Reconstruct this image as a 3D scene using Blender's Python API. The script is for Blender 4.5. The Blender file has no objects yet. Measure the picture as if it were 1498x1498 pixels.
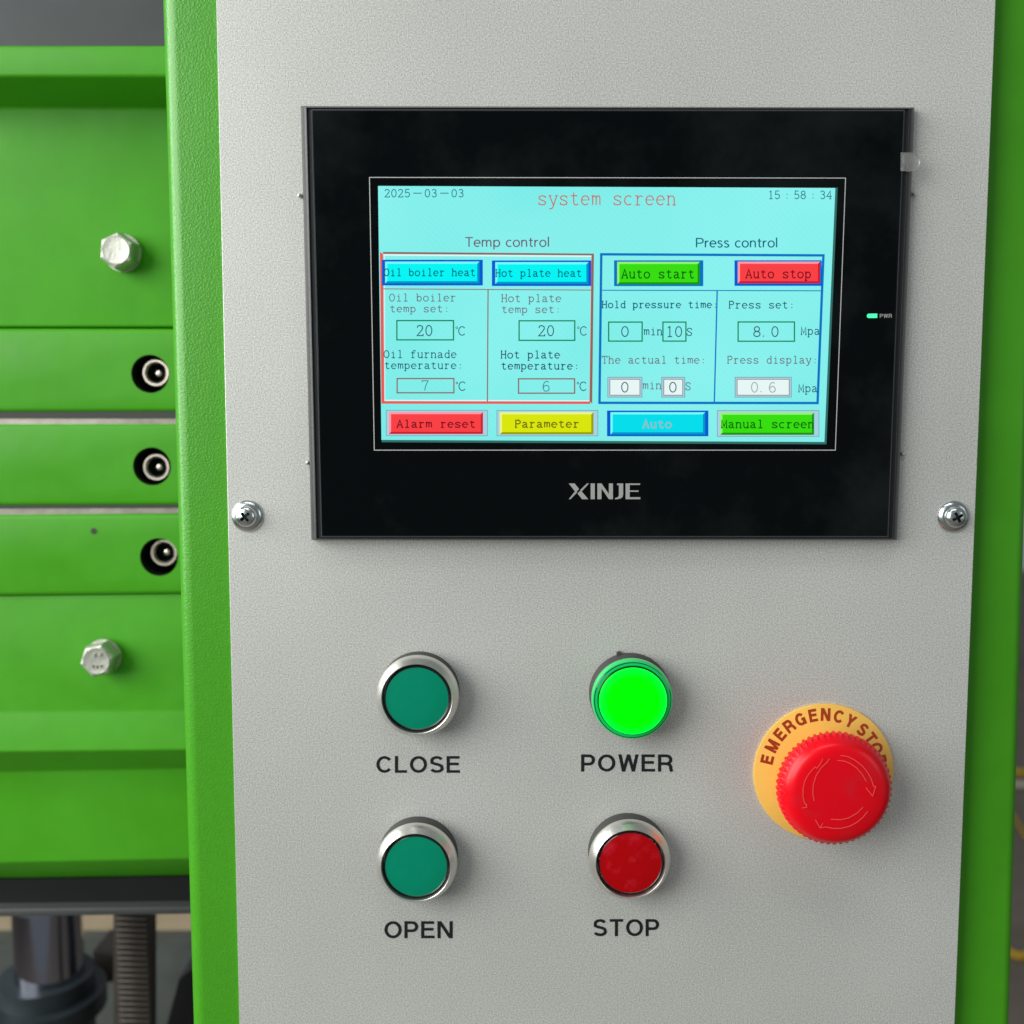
import bpy, bmesh, math, random
from mathutils import Vector, Matrix
random.seed(7)
C = bpy.context.scene
COL = C.collection
# ------------------------------------------------------------------ camera
F = 1500.0                      # focal length in photo pixels (frame 1498 px)
D = 0.343                       # camera to panel plane, metres
PITCH = math.atan(0.092)
cam_d = bpy.data.cameras.new('camera'); cam = bpy.data.objects.new('camera', cam_d); COL.objects.link(cam)
cam.location = (0, -D, 0)
cam.rotation_euler = (math.pi/2 - PITCH, 0, 0)
cam_d.sensor_width = 36; cam_d.lens = 36*F/1498
cam_d.clip_start = 0.01; cam_d.clip_end = 100
cam_d.dof.use_dof = True; cam_d.dof.focus_distance = 0.338; cam_d.dof.aperture_fstop = 10
C.camera = cam
# ------------------------------------------------------------------ light
w = bpy.data.worlds.new('World'); C.world = w; w.use_nodes = True
w.node_tree.nodes['Background'].inputs[0].default_value = (0.86, 0.93, 1.0, 1)
w.node_tree.nodes['Background'].inputs[1].default_value = 0.19

def area(name, loc, target, sx, sy, power, col):
    l = bpy.data.lights.new(name, 'AREA'); l.shape = 'RECTANGLE'; l.size = sx; l.size_y = sy
    l.energy = power; l.color = col
    o = bpy.data.objects.new(name, l); COL.objects.link(o); o.location = loc
    d = Vector(target) - Vector(loc)
    o.rotation_euler = d.to_track_quat('-Z', 'Y').to_euler()
    return o
area('window_light', (-1.2, -1.0, 0.5), (0.0, 0, 0.0), 1.15, 1.2, 28.5, (0.985, 0.99, 0.965))
area('left_fill_light', (-1.7, -0.22, 0.5), (0.0, 0.0, 0.0), 0.5, 1.6, 24, (0.98, 1.0, 0.98))  # added unseen lamp, brightens the left edge of the corner post
area('top_fill_light', (-0.2, -1.1, 2.0), (0, 0.1, 0), 1.4, 0.35, 9.5, (0.97, 1.0, 1.0))  # added lamp overhead, keeps the metal rings from looking flat
area('side_light', (1.6, -1.3, 0.3), (0.1, 0, 0), 0.35, 1.0, 2.6, (0.93, 1.0, 0.97))  # weak added lamp on the right, for reflections in the metal
C.view_settings.view_transform = 'Standard'; C.view_settings.look = 'None'
C.view_settings.exposure = 0; C.view_settings.gamma = 1

# ------------------------------------------------------------------ pixel -> place
cp, sp = math.cos(PITCH), math.sin(PITCH)
def ray(u, v):
    a = (u-749)/F; b = -(v-749)/F
    return Vector((a, cp + b*sp, -sp + b*cp))
def P(u, v, h=0.0):             # point at height h in front of the panel plane
    r = ray(u, v); t = (D-h)/r.y
    return Vector((r.x*t, -h, r.z*t))
def SC(u, v, h=0.0):            # metres per photo pixel there
    return (P(u+1, v, h) - P(u, v, h)).x
FZ = -1.25
def FL(u, v, dz=0.0):
    r = ray(u, v); t = (FZ+dz)/r.z
    return Vector((r.x*t, -D + r.y*t, FZ+dz))

# ------------------------------------------------------------------ materials
def lin(c):
    return tuple(((x/255)/12.92 if x/255 <= .04045 else ((x/255+.055)/1.055)**2.4) for x in c)
MATS = {}
def mat(name, rgb, rough=.5, metal=0, coat=0, bump=None, speck=None, emit=None, es=1, trans=0, spec=.5, rvar=None):
    m = bpy.data.materials.new(name); m.use_nodes = True; nt = m.node_tree; n = nt.nodes; L = nt.links
    b = n['Principled BSDF']; c = lin(rgb)
    b.inputs['Base Color'].default_value = (*c, 1); b.inputs['Roughness'].default_value = rough
    b.inputs['Metallic'].default_value = metal; b.inputs['Coat Weight'].default_value = coat
    b.inputs['Coat Roughness'].default_value = .08
    b.inputs['Specular IOR Level'].default_value = spec
    b.inputs['Transmission Weight'].default_value = trans
    if emit:
        b.inputs['Emission Color'].default_value = (*lin(emit), 1); b.inputs['Emission Strength'].default_value = es
    tc = n.new('ShaderNodeTexCoord')
    if speck:                    # (scale, amount, large scale, large amount)
        no = n.new('ShaderNodeTexNoise'); no.inputs['Scale'].default_value = speck[0]; no.inputs['Detail'].default_value = 3
        L.new(tc.outputs['Object'], no.inputs['Vector'])
        no2 = n.new('ShaderNodeTexNoise'); no2.inputs['Scale'].default_value = speck[2]; no2.inputs['Detail'].default_value = 4
        L.new(tc.outputs['Object'], no2.inputs['Vector'])
        r1 = n.new('ShaderNodeMapRange'); r1.inputs[1].default_value = .25; r1.inputs[2].default_value = .75
        r1.inputs[3].default_value = 1-speck[1]; r1.inputs[4].default_value = 1+speck[1]
        L.new(no.outputs['Fac'], r1.inputs[0])
        r2 = n.new('ShaderNodeMapRange'); r2.inputs[1].default_value = .3; r2.inputs[2].default_value = .7
        r2.inputs[3].default_value = 1-speck[3]; r2.inputs[4].default_value = 1+speck[3]
        L.new(no2.outputs['Fac'], r2.inputs[0])
        mu = n.new('ShaderNodeMath'); mu.operation = 'MULTIPLY'; L.new(r1.outputs[0], mu.inputs[0]); L.new(r2.outputs[0], mu.inputs[1])
        vm = n.new('ShaderNodeVectorMath'); vm.operation = 'SCALE'; vm.inputs[0].default_value = c
        L.new(mu.outputs[0], vm.inputs['Scale']); L.new(vm.outputs[0], b.inputs['Base Color'])
        if emit:
            ve = n.new('ShaderNodeVectorMath'); ve.operation = 'SCALE'; ve.inputs[0].default_value = lin(emit)
            L.new(mu.outputs[0], ve.inputs['Scale']); L.new(ve.outputs[0], b.inputs['Emission Color'])
    if rvar:
        no = n.new('ShaderNodeTexNoise'); no.inputs['Scale'].default_value = rvar[0]; no.inputs['Detail'].default_value = 5
        L.new(tc.outputs['Object'], no.inputs['Vector'])
        r1 = n.new('ShaderNodeMapRange'); r1.inputs[1].default_value = .35; r1.inputs[2].default_value = .7
        r1.inputs[3].default_value = rvar[1]; r1.inputs[4].default_value = rvar[2]
        L.new(no.outputs['Fac'], r1.inputs[0]); L.new(r1.outputs[0], b.inputs['Roughness'])
    if bump:                     # (scale, strength, distance)
        no = n.new('ShaderNodeTexNoise'); no.inputs['Scale'].default_value = bump[0]; no.inputs['Detail'].default_value = 2
        L.new(tc.outputs['Object'], no.inputs['Vector'])
        bu = n.new('ShaderNodeBump'); bu.inputs['Strength'].default_value = bump[1]; bu.inputs['Distance'].default_value = bump[2]
        L.new(no.outputs['Fac'], bu.inputs['Height']); L.new(bu.outputs[0], b.inputs['Normal'])
    return m
M = dict(
 panel = mat('silver_powder_coat', (202, 203, 197), .42, .25, bump=(2300, .32, .0002), speck=(2100, .38, 8, .08)),
 panel_edge = mat('cut_panel_edge', (200, 205, 198), .45, .3),
 green_tex = mat('textured_green_paint', (68, 152, 26), .3, spec=.5, bump=(1300, .4, .0003), speck=(500, .05, 12, .05)),
 green = mat('smooth_green_paint', (70, 156, 26), .42, spec=.25, rvar=(28, .3, .55), bump=(90, .12, .0006), speck=(60, .05, 9, .07)),
 black_plastic = mat('black_housing_plastic', (40, 42, 43), .34, bump=(1800, .3, .0002)),
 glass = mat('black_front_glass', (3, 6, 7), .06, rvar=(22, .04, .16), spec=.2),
 groove = mat('seam_grey', (78, 84, 86), .3),
 line = mat('printed_light_line', (190, 192, 190), .5),
 logo = mat('printed_grey_logo', (160, 162, 158), .5),
 ink = mat('black_ink', (16, 20, 24), .45),
 steel = mat('brushed_steel', (226, 224, 218), .33, 1, bump=(900, .12, .0002)),
 zinc = mat('zinc_plated_steel', (206, 212, 210), .24, 1, bump=(600, .25, .0003)),
 zinc_dark = mat('dark_recess_metal', (92, 98, 96), .35, 1),
 bolt = mat('galvanised_bolt', (190, 190, 180), .42, .6, bump=(400, .35, .0005)),
 base = mat('dark_grey_bezel_plastic', (62, 62, 60), .6),
 cap_green = mat('green_button_plastic', (0, 134, 102), .3, spec=.2, speck=(300, .03, 30, .05)),
 cap_green_rim = mat('dark_green_rim', (4, 44, 34), .2, coat=.4),
 cap_red = mat('red_button_plastic', (190, 0, 8), .3, spec=.2, speck=(250, .06, 60, .16)),
 cap_red_rim = mat('dark_red_rim', (52, 4, 14), .2, coat=.4, speck=(900, .6, 300, .4)),
 lamp_face = mat('lit_green_lens', (0, 60, 0), .3, spec=.1, emit=(0, 255, 0), es=1.9),
 lamp_rim = mat('green_lamp_rim', (0, 190, 100), .12, coat=.6, emit=(0, 220, 90), es=.1),
 lamp_ring = mat('green_lamp_inner_ring', (0, 52, 12), .15, coat=.4),
 yellow = mat('yellow_plate', (246, 194, 88), .45, speck=(300, .02, 30, .03)),
 plate_ink = mat('red_brown_ink', (164, 62, 22), .5),
 red = mat('red_mushroom_plastic', (236, 0, 24), .3, spec=.3, bump=(300, .06, .0003)),
 red_line = mat('light_red_engraving', (250, 84, 80), .35),
 dark_panel = mat('dark_grey_sheet', (62, 66, 68), .5, spec=.3, speck=(60, .08, 8, .1)),
 black_beam = mat('black_painted_beam', (24, 25, 26), .5, spec=.25, speck=(60, .1, 10, .1)),
 black_lip = mat('dark_lip', (62, 64, 64), .5),
 gap_metal = mat('bare_steel_strip', (150, 146, 136), .4, .7, speck=(160, .25, 30, .2)),
 gap_dark = mat('dark_insulation', (58, 58, 55), .7),
 hole = mat('bare_black_bore', (8, 10, 9), .7),
 screw = mat('black_oxide_screw', (232, 220, 206), .36, 1),
 socket = mat('socket_steel', (50, 72, 58), .3, .7),
 chrome = mat('hard_chrome', (168, 172, 186), .1, 1),
 cyl = mat('dark_cylinder_iron', (50, 58, 62), .4, .2, speck=(50, .15, 12, .2)),
 rack = mat('grey_rack_steel', (72, 67, 61), .5, .3, speck=(200, .15, 30, .2)),
 beige = mat('beige_bar', (160, 144, 118), .6, speck=(14, .25, 5, .3)),
 dull = mat('dull_machine_grey', (70, 76, 72), .6, speck=(40, .2, 10, .2)),
 floor = mat('concrete_floor', (128, 116, 104), .6, speck=(30, .1, 3, .12)),
 cable = mat('yellow_cable_sheath', (226, 180, 20), .4),
 white = mat('white_pipe', (226, 214, 196), .4),
 pwr_led = mat('power_led', (60, 200, 130), .3, emit=(60, 245, 160), es=1.1),
)
fm = mat('clear_film', (250, 250, 246), .12, trans=.9, coat=.6); fm.node_tree.nodes['Principled BSDF'].inputs['IOR'].default_value = 1.3; M['film'] = fm
def scr(name, rgb, es=.95, speck=None):
    return mat('screen_'+name, (1, 1, 1), .22, emit=rgb, es=es, speck=speck, spec=.15)
S = dict(
 bg=scr('background', (132, 250, 243), .95, (900, .02, 16, .03)), band=scr('edge_band', (52, 110, 104)), pale=scr('pale', (180, 255, 252)),
 red=scr('red', (255, 66, 70)), redline=scr('red_line', (240, 92, 88)), brown=scr('brown_line', (146, 104, 98)),
 pink=scr('pink', (255, 160, 175)), dkred=scr('dark_red', (205, 30, 45)), blue=scr('blue', (0, 92, 214)), blueline=scr('blue_line', (0, 118, 200)),
 cyan=scr('cyan', (0, 250, 250)), ltcyan=scr('light_cyan', (120, 255, 255)), dkcyan=scr('dark_cyan', (0, 150, 205)),
 cyan2=scr('cyan_auto', (0, 226, 240)), green=scr('green', (56, 226, 12)), ltgreen=scr('light_green', (150, 250, 120)), dkgreen=scr('dark_green', (24, 150, 10)),
 yellow=scr('yellow', (222, 236, 6)), ltyellow=scr('light_yellow', (240, 250, 150)), dkyellow=scr('dark_yellow', (150, 164, 0)),
 box=scr('box_green', (0, 136, 84)), white=scr('white', (236, 252, 250)), grey=scr('grey_line', (130, 150, 155)), lilac=scr('lilac', (170, 215, 235)),
 tdate=scr('date_ink', (44, 116, 132)), ttitle=scr('title_ink', (196, 110, 108)), ttemp=scr('temp_ink', (112, 96, 112)), tpress=scr('press_ink', (14, 100, 130)),
 tmauve=scr('mauve_ink', (112, 104, 120)), tdark=scr('dark_ink', (24, 70, 92)), tgrey=scr('grey_ink', (70, 128, 138)), tnum=scr('number_ink', (48, 88, 100)),
 tkey=scr('key_ink', (0, 92, 112)), tkred=scr('key_red_ink', (130, 12, 30)), tkgreen=scr('key_green_ink', (10, 100, 10)), tkyel=scr('key_yellow_ink', (118, 108, 14)),
 tkauto=scr('auto_ink', (150, 190, 196)), tdim=scr('dim_grey', (165, 175, 170)),
)

def mottle(m, base, patch, scale, lo, hi, amt):  # blends noise patches of a second colour into the base
    nt = m.node_tree; n = nt.nodes; L = nt.links; b = n['Principled BSDF']
    tc = n.new('ShaderNodeTexCoord'); a = n.new('ShaderNodeTexNoise'); a.inputs['Scale'].default_value = scale; a.inputs['Detail'].default_value = 6; a.inputs['Roughness'].default_value = .65
    L.new(tc.outputs['Object'], a.inputs['Vector'])
    r_ = n.new('ShaderNodeMapRange'); r_.inputs[1].default_value = lo; r_.inputs[2].default_value = hi; r_.inputs[3].default_value = 0; r_.inputs[4].default_value = amt
    L.new(a.outputs['Fac'], r_.inputs[0])
    mx = n.new('ShaderNodeMix'); mx.data_type = 'RGBA'; mx.inputs[6].default_value = (*lin(base), 1); mx.inputs[7].default_value = (*lin(patch), 1)
    L.new(r_.outputs[0], mx.inputs[0]); L.new(mx.outputs[2], b.inputs['Base Color'])
mottle(M['glass'], (2, 5, 6), (60, 68, 66), 9, .48, .8, .32)  # lighter patches painted in for faint room reflections on the glass
mottle(M['cap_red'], (176, 0, 6), (206, 40, 60), 170, .52, .75, .7)
mottle(M['cap_red_rim'], (44, 2, 12), (180, 120, 120), 900, .58, .66, .7)
mottle(M['cap_green_rim'], (2, 36, 28), (70, 130, 120), 900, .62, .7, .5)
mottle(M['knob_red'] if 'knob_red' in M else M['red'], (228, 0, 22), (210, 26, 40), 90, .5, .7, .8)
def radial(m, c0, c1, r0, r1, es):
    nt = m.node_tree; n = nt.nodes; L = nt.links; b = n['Principled BSDF']
    tc = n.new('ShaderNodeTexCoord'); sx = n.new('ShaderNodeVectorMath'); sx.operation = 'MULTIPLY'; sx.inputs[1].default_value = (1, 0, 1)
    ln_ = n.new('ShaderNodeVectorMath'); ln_.operation = 'LENGTH'
    L.new(tc.outputs['Object'], sx.inputs[0]); L.new(sx.outputs[0], ln_.inputs[0])
    r_ = n.new('ShaderNodeMapRange'); r_.inputs[1].default_value = r0; r_.inputs[2].default_value = r1
    L.new(ln_.outputs['Value'], r_.inputs[0])
    mx = n.new('ShaderNodeMix'); mx.data_type = 'RGBA'; mx.inputs[6].default_value = (*lin(c0), 1); mx.inputs[7].default_value = (*lin(c1), 1)
    L.new(r_.outputs[0], mx.inputs[0]); L.new(mx.outputs[2], b.inputs['Emission Color'])
radial(M['lamp_face'], (0, 255, 0), (0, 240, 54), .0085, .0122, 1)
def backlight(m, c0, c1):
    nt = m.node_tree; n = nt.nodes; L = nt.links; b = n['Principled BSDF']
    tc = n.new('ShaderNodeTexCoord'); a = n.new('ShaderNodeTexNoise'); a.inputs['Scale'].default_value = 11; a.inputs['Detail'].default_value = 2
    L.new(tc.outputs['Object'], a.inputs['Vector'])
    wv = n.new('ShaderNodeTexWave'); wv.inputs['Scale'].default_value = 330; wv.inputs['Distortion'].default_value = 5; wv.inputs['Detail'].default_value = 1; wv.inputs['Detail Scale'].default_value = .3
    wv.bands_direction = 'DIAGONAL'; L.new(tc.outputs['Object'], wv.inputs['Vector'])
    ad = n.new('ShaderNodeMath'); ad.operation = 'MULTIPLY_ADD'; ad.inputs[1].default_value = .05; L.new(wv.outputs['Fac'], ad.inputs[0]); L.new(a.outputs['Fac'], ad.inputs[2])
    r_ = n.new('ShaderNodeMapRange'); r_.inputs[1].default_value = .3; r_.inputs[2].default_value = .9; L.new(ad.outputs[0], r_.inputs[0])
    mx = n.new('ShaderNodeMix'); mx.data_type = 'RGBA'; mx.inputs[6].default_value = (*lin(c0), 1); mx.inputs[7].default_value = (*lin(c1), 1)
    L.new(r_.outputs[0], mx.inputs[0]); L.new(mx.outputs[2], b.inputs['Emission Color'])
backlight(S['bg'], (120, 238, 234), (158, 255, 252))

# ------------------------------------------------------------------ object helpers
ORG = {}
def org(o): return ORG.get(o.name, Vector((0, 0, 0))) if o else Vector((0, 0, 0))
def tag(o, label=None, cat=None, group=None, kind=None):
    if label: o['label'] = label
    if cat: o['category'] = cat
    if group: o['group'] = group
    if kind: o['kind'] = kind
    return o
def thing(name, label, cat, loc, group=None):
    o = bpy.data.objects.new(name, None); COL.objects.link(o); o.location = loc; o.empty_display_size = .01
    ORG[o.name] = Vector(loc)
    return tag(o, label, cat, group)
def obj(name, verts, faces, m, parent=None, smooth=False, label=None, mi=None, loc=None, bevel=0, seg=2):
    """one mesh object; verts are world points"""
    og = org(parent) if parent else (Vector(loc) if loc is not None else Vector((0, 0, 0)))
    me = bpy.data.meshes.new(name); me.from_pydata([tuple(Vector(v)-og) for v in verts], [], faces)
    for x in (m if isinstance(m, list) else [m]): me.materials.append(x)
    if mi: me.polygons.foreach_set('material_index', mi)
    bm = bmesh.new(); bm.from_mesh(me)
    if bevel:
        bmesh.ops.bevel(bm, geom=list(bm.edges), offset=bevel, segments=seg, affect='EDGES', profile=.5)
    bm.to_mesh(me); bm.free()
    if smooth or bevel: me.polygons.foreach_set('use_smooth', [True]*len(me.polygons))
    if smooth == 'auto' or bevel: me.set_sharp_from_angle(angle=math.radians(40))
    o = bpy.data.objects.new(name, me); COL.objects.link(o)
    if parent: o.parent = parent
    else: o.location = og
    ORG[o.name] = og.copy()
    if label: o['label'] = label
    return o
def lathe(name, u, v, h0, prof, m, parent, n=64, label=None, teeth=None, smooth='auto', px=True, ang0=0, cap=True):
    """profile of (radius, height); radius in photo px at (u,v,h0); heights in mm; axis towards camera"""
    c = P(u, v, h0); s = SC(u, v, h0) if px else 1
    vs, fs = [], []
    for j, (r, h) in enumerate(prof):
        for i in range(n):
            a = ang0 + 2*math.pi*i/n; rr = r*s
            if teeth and j in teeth: rr *= (1 - .034*(i % 4 in (2, 3)))
            vs.append((c.x+rr*math.cos(a), -h*.001, c.z+rr*math.sin(a)))
    k = len(prof)
    for j in range(k-1):
        for i in range(n):
            fs.append((j*n+i, j*n+(i+1) % n, (j+1)*n+(i+1) % n, (j+1)*n+i))
    if cap and prof[-1][0] > 0: fs.append(tuple((k-1)*n+i for i in range(n)))
    o = obj(name, vs, fs, m, parent, smooth, label)
    bm = bmesh.new(); bm.from_mesh(o.data); bmesh.ops.remove_doubles(bm, verts=bm.verts, dist=1e-7)
    bmesh.ops.recalc_face_normals(bm, faces=bm.faces); bm.to_mesh(o.data); bm.free()
    if smooth == 'auto': o.data.set_sharp_from_angle(angle=math.radians(38))
    return o
def prism(name, poly, h0, h1, m, parent=None, bevel=0, seg=2, hs=None, **k):
    """px polygon (clockwise in image) given on plane h1, extruded straight back to h0 (metres)"""
    fr = [P(u, v, h1) for u, v in poly]; n = len(fr)
    bk = [Vector((p.x, -h0, p.z)) for p in fr]
    fs = [tuple(range(n)), tuple(range(2*n-1, n-1, -1))] + [(i+n, (i+1) % n+n, (i+1) % n, i) for i in range(n)]
    o = obj(name, fr+bk, fs, m, parent, bevel=bevel, seg=seg, **k)
    fixn(o); return o
def fixn(o):
    bm = bmesh.new(); bm.from_mesh(o.data); bmesh.ops.recalc_face_normals(bm, faces=bm.faces); bm.to_mesh(o.data); bm.free()
def stroke(pts, wd, closed=False):
    n = len(pts); L, R = [], []
    for i in range(n):
        p = pts[i]
        a = pts[i-1] if (i > 0 or closed) else None; b = pts[(i+1) % n] if (i < n-1 or closed) else None
        d1 = None if a is None else (p[0]-a[0], p[1]-a[1]); d2 = None if b is None else (b[0]-p[0], b[1]-p[1])
        def nm(d):
            l = math.hypot(*d) or 1; return (-d[1]/l, d[0]/l)
        if d1 is None: nn = nm(d2); k = 1
        elif d2 is None: nn = nm(d1); k = 1
        else:
            n1, n2 = nm(d1), nm(d2); s = (n1[0]+n2[0], n1[1]+n2[1]); l = math.hypot(*s)
            if l < .2: nn = n1; k = 1
            else: nn = (s[0]/l, s[1]/l); k = min(1/max(.2, nn[0]*n1[0]+nn[1]*n1[1]), 2.2)
        h = wd/2*k
        L.append((p[0]+nn[0]*h, p[1]+nn[1]*h)); R.append((p[0]-nn[0]*h, p[1]-nn[1]*h))
    q = []
    for i in range(n if closed else n-1):
        j = (i+1) % n; q.append([L[i], L[j], R[j], R[i]])
    return q
def flat(name, layers, m, parent, h, label=None, step=4e-6, mi=None):
    """layers: list of lists of px polygons; every layer a hair above the last"""
    vs, fs, ms = [], [], []
    for li, polys in enumerate(layers):
        for poly in polys:
            b = len(vs); vs += [P(u, v, h+step*li) for u, v in poly]
            f = list(range(b, b+len(poly)))
            A = sum(poly[i][0]*poly[(i+1) % len(poly)][1]-poly[(i+1) % len(poly)][0]*poly[i][1] for i in range(len(poly)))
            if A > 0: f.reverse()
            fs.append(tuple(f)); ms.append(mi[li] if mi else 0)
    return obj(name, vs, fs, m, parent, label=label, mi=ms if mi else None)
def rect(x0, y0, x1, y1): return [(x0, y0), (x1, y0), (x1, y1), (x0, y1)]

# ------------------------------------------------------------------ lettering (own stroke alphabets)
def arc(cx, cy, rx, ry, a0, a1, n=10):
    return [(cx+rx*math.cos(math.radians(a0+(a1-a0)*i/n)), cy+ry*math.sin(math.radians(a0+(a1-a0)*i/n))) for i in range(n+1)]
# slab-serif screen alphabet: cell 8 wide, cap 10 high, x-height 7
def l(*p): return list(p)
G = {
 'O': [arc(3.8, 5, 2.9, 5, 90, 450, 16)], '0': [arc(3.8, 5, 2.7, 5, 90, 450, 16)],
 'i': [l((2, 7), (4, 7), (4, 0)), l((1.8, 0), (6.2, 0)), l((3.5, 9.3), (4.4, 9.3))],
 'l': [l((2, 10), (4, 10), (4, 0)), l((1.8, 0), (6.2, 0))],
 'b': [l((.6, 10), (1.6, 10), (1.6, 0)), arc(4, 3.4, 2.4, 3.4, 170, -170, 12)],
 'o': [arc(3.8, 3.5, 2.9, 3.5, 90, 450, 14)],
 'e': [[(1, 3.8), (6.6, 3.8)] + arc(3.8, 3.5, 2.8, 3.5, 5, 320, 12)],
 'r': [l((1, 7), (2.6, 7), (2.6, 0)), l((1, 0), (4.6, 0)), [(2.6, 4.2)] + arc(5, 4.4, 2.1, 2.5, 150, 45, 5)],
 't': [l((3.2, 9.4), (3.2, 1.6), (4, .2), (5.4, 0), (6.4, 1)), l((1, 7), (6, 7))],
 'm': [l((.4, 7), (1.3, 7), (1.3, 0)), l((1.3, 5.6), (2.4, 7), (3.6, 6.6), (3.9, 5), (3.9, 0)), l((3.9, 5.6), (5.2, 7), (6.4, 6.6), (6.7, 5), (6.7, 0))],
 'p': [l((.5, 7), (1.6, 7), (1.6, -3)), l((.5, -3), (3, -3)), arc(4, 3.5, 2.5, 3.4, 165, -165, 12)],
 's': [l((6, 5.2), (6, 6.4), (4, 7), (2, 6.6), (1.3, 5.3), (2.2, 4.1), (5, 3.1), (6.3, 1.9), (5.6, .4), (3.6, 0), (1.3, .6), (1.3, 2))],
 'H': [l((1.5, 0), (1.5, 10)), l((6.3, 0), (6.3, 10)), l((1.5, 5.2), (6.3, 5.2)), l((.5, 10), (2.6, 10)), l((5.2, 10), (7.3, 10)), l((.5, 0), (2.6, 0)), l((5.2, 0), (7.3, 0))],
 'a': [l((1.5, 5.6), (2, 6.8), (4, 7), (5.3, 6), (5.4, 1), (6, 0), (7.2, .2)), [(5.4, 4.2), (3, 3.7), (1.3, 2.4), (1.4, .8), (2.8, 0), (4.4, .6), (5.4, 1.8)]],
 'h': [l((.6, 10), (1.6, 10), (1.6, 0)), l((1.6, 5.2), (3, 6.8), (5, 6.8), (6, 5.4), (6, 0)), l((.5, 0), (2.8, 0)), l((4.8, 0), (7.2, 0))],
 'n': [l((.6, 7), (1.6, 7), (1.6, 0)), l((1.6, 5.2), (3, 6.8), (5, 6.8), (6, 5.4), (6, 0)), l((.5, 0), (2.8, 0)), l((4.8, 0), (7.2, 0))],
 'u': [l((.6, 7), (1.7, 7), (1.7, 1.6), (2.8, .1), (4.6, .1), (6, 1.7)), l((5, 7), (6.1, 7), (6.1, 0), (7.2, 0))],
 'c': [arc(4, 3.5, 2.9, 3.5, 45, 315, 12)],
 'd': [l((5, 10), (6.2, 10), (6.2, 0), (7.2, 0)), arc(3.9, 3.4, 2.5, 3.4, 15, 345, 12)],
 'f': [l((3, 0), (3, 8), (3.8, 9.7), (5.6, 10), (6.6, 9)), l((1, 6.8), (5.6, 6.8)), l((1.4, 0), (5, 0))],
 'y': [l((1.3, 7), (4, 0)), l((6.6, 7), (3.6, -2), (2.4, -3), (1, -2.8)), l((.5, 7), (2.6, 7)), l((5.4, 7), (7.4, 7))],
 ':': [l((3.3, 1), (4.5, 1)), l((3.3, 5.8), (4.5, 5.8))],
 '.': [l((1, .5), (2.2, .5))],
 '-': [l((3, 5), (13, 5))],
 'A': [l((.9, 0), (3.8, 10), (6.8, 0)), l((2, 3.4), (5.7, 3.4)), l((.2, 0), (2.2, 0)), l((5.4, 0), (7.6, 0))],
 'P': [l((1.8, 0), (1.8, 10)), [(1, 10), (4.4, 10)] + arc(4.4, 7.5, 2.3, 2.5, 90, -90, 8) + [(1.8, 5)], l((.8, 0), (3.2, 0))],
 'T': [l((.8, 8), (.9, 10), (6.9, 10), (7, 8)), l((3.9, 10), (3.9, 0)), l((2.6, 0), (5.2, 0))],
 'M': [l((1.3, 0), (1.3, 10), (3.9, 2), (6.5, 10), (6.5, 0)), l((.4, 0), (2.2, 0)), l((5.6, 0), (7.5, 0))],
 'S': [l((6.2, 7.4), (6.1, 9), (4, 10), (2, 9.4), (1.3, 7.6), (2.4, 5.8), (5, 4.4), (6.4, 2.6), (5.6, .6), (3.6, 0), (1.3, .8), (1.2, 3))],
 'C': [arc(4.2, 5, 3.1, 5, 40, 320, 14)],
 '1': [l((2.2, 8.6), (4, 10), (4, 0)), l((2, 0), (6, 0))],
 '2': [l((1.4, 7.6), (1.8, 9.4), (3.8, 10), (6, 9), (6.2, 7), (4.8, 4.6), (1.2, 0), (6.5, 0), (6.7, 1.6))],
 '3': [l((1.5, 8.4), (2.4, 9.7), (4.4, 10), (6, 8.6), (5.8, 6.4), (3.6, 5.4), (5.8, 4.6), (6.5, 2.6), (5.4, .4), (3.2, 0), (1.3, 1.4))],
 '4': [l((5.2, 0), (5.2, 10), (.9, 3), (7, 3)), l((3.8, 0), (6.6, 0))],
 '5': [l((6.2, 10), (2, 10), (1.7, 5.4), (4, 6.2), (6.2, 5), (6.5, 2.6), (5.4, .5), (3, 0), (1.2, 1.4))],
 '6': [l((6, 8.8), (4.4, 10), (2.4, 8.8), (1.3, 6), (1.2, 3), (2.4, .4), (4, 0), (6, .8), (6.5, 3), (5.6, 5.4), (3.8, 5.9), (2, 5), (1.3, 3.4))],
 '7': [l((1.2, 8.4), (1.4, 10), (6.6, 10), (4.4, 5), (3.6, 0))],
 '8': [arc(3.8, 7.6, 2.3, 2.4, 90, 450, 12), arc(3.8, 2.6, 2.8, 2.6, 90, 450, 12)],
}
def screen_text(s, x0, x1, base, cap, wd, m, parent, h, clip=None):
    """text spread so that its cells run from x0 to x1 px, base = baseline y px"""
    cells = sum(2 if c == '-' else (2 if (c == ':' and s[:1].isdigit()) else 1) for c in s)
    adv = (x1-x0)/(cells-.12); sx = adv/8; sy = cap/10; x = x0-.6*sx; L = [[], [], []]
    for c in s:
        big = c == '-' or (c == ':' and s[:1].isdigit())
        for si, st in enumerate(G.get(c, [])):
            pts = [(x+(px+(4 if (big and c == ':') else 0))*sx, base-py*sy) for px, py in st]
            qs = stroke(pts, wd+.15, False)
            if clip: qs = [q for q in qs if max(p[0] for p in q) < clip]
            L[si % 3] += qs
        x += adv*(2 if big else 1)
    return flat('text_line', [q for q in L if q], m, parent, h, label='lettering reading '+s)
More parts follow.
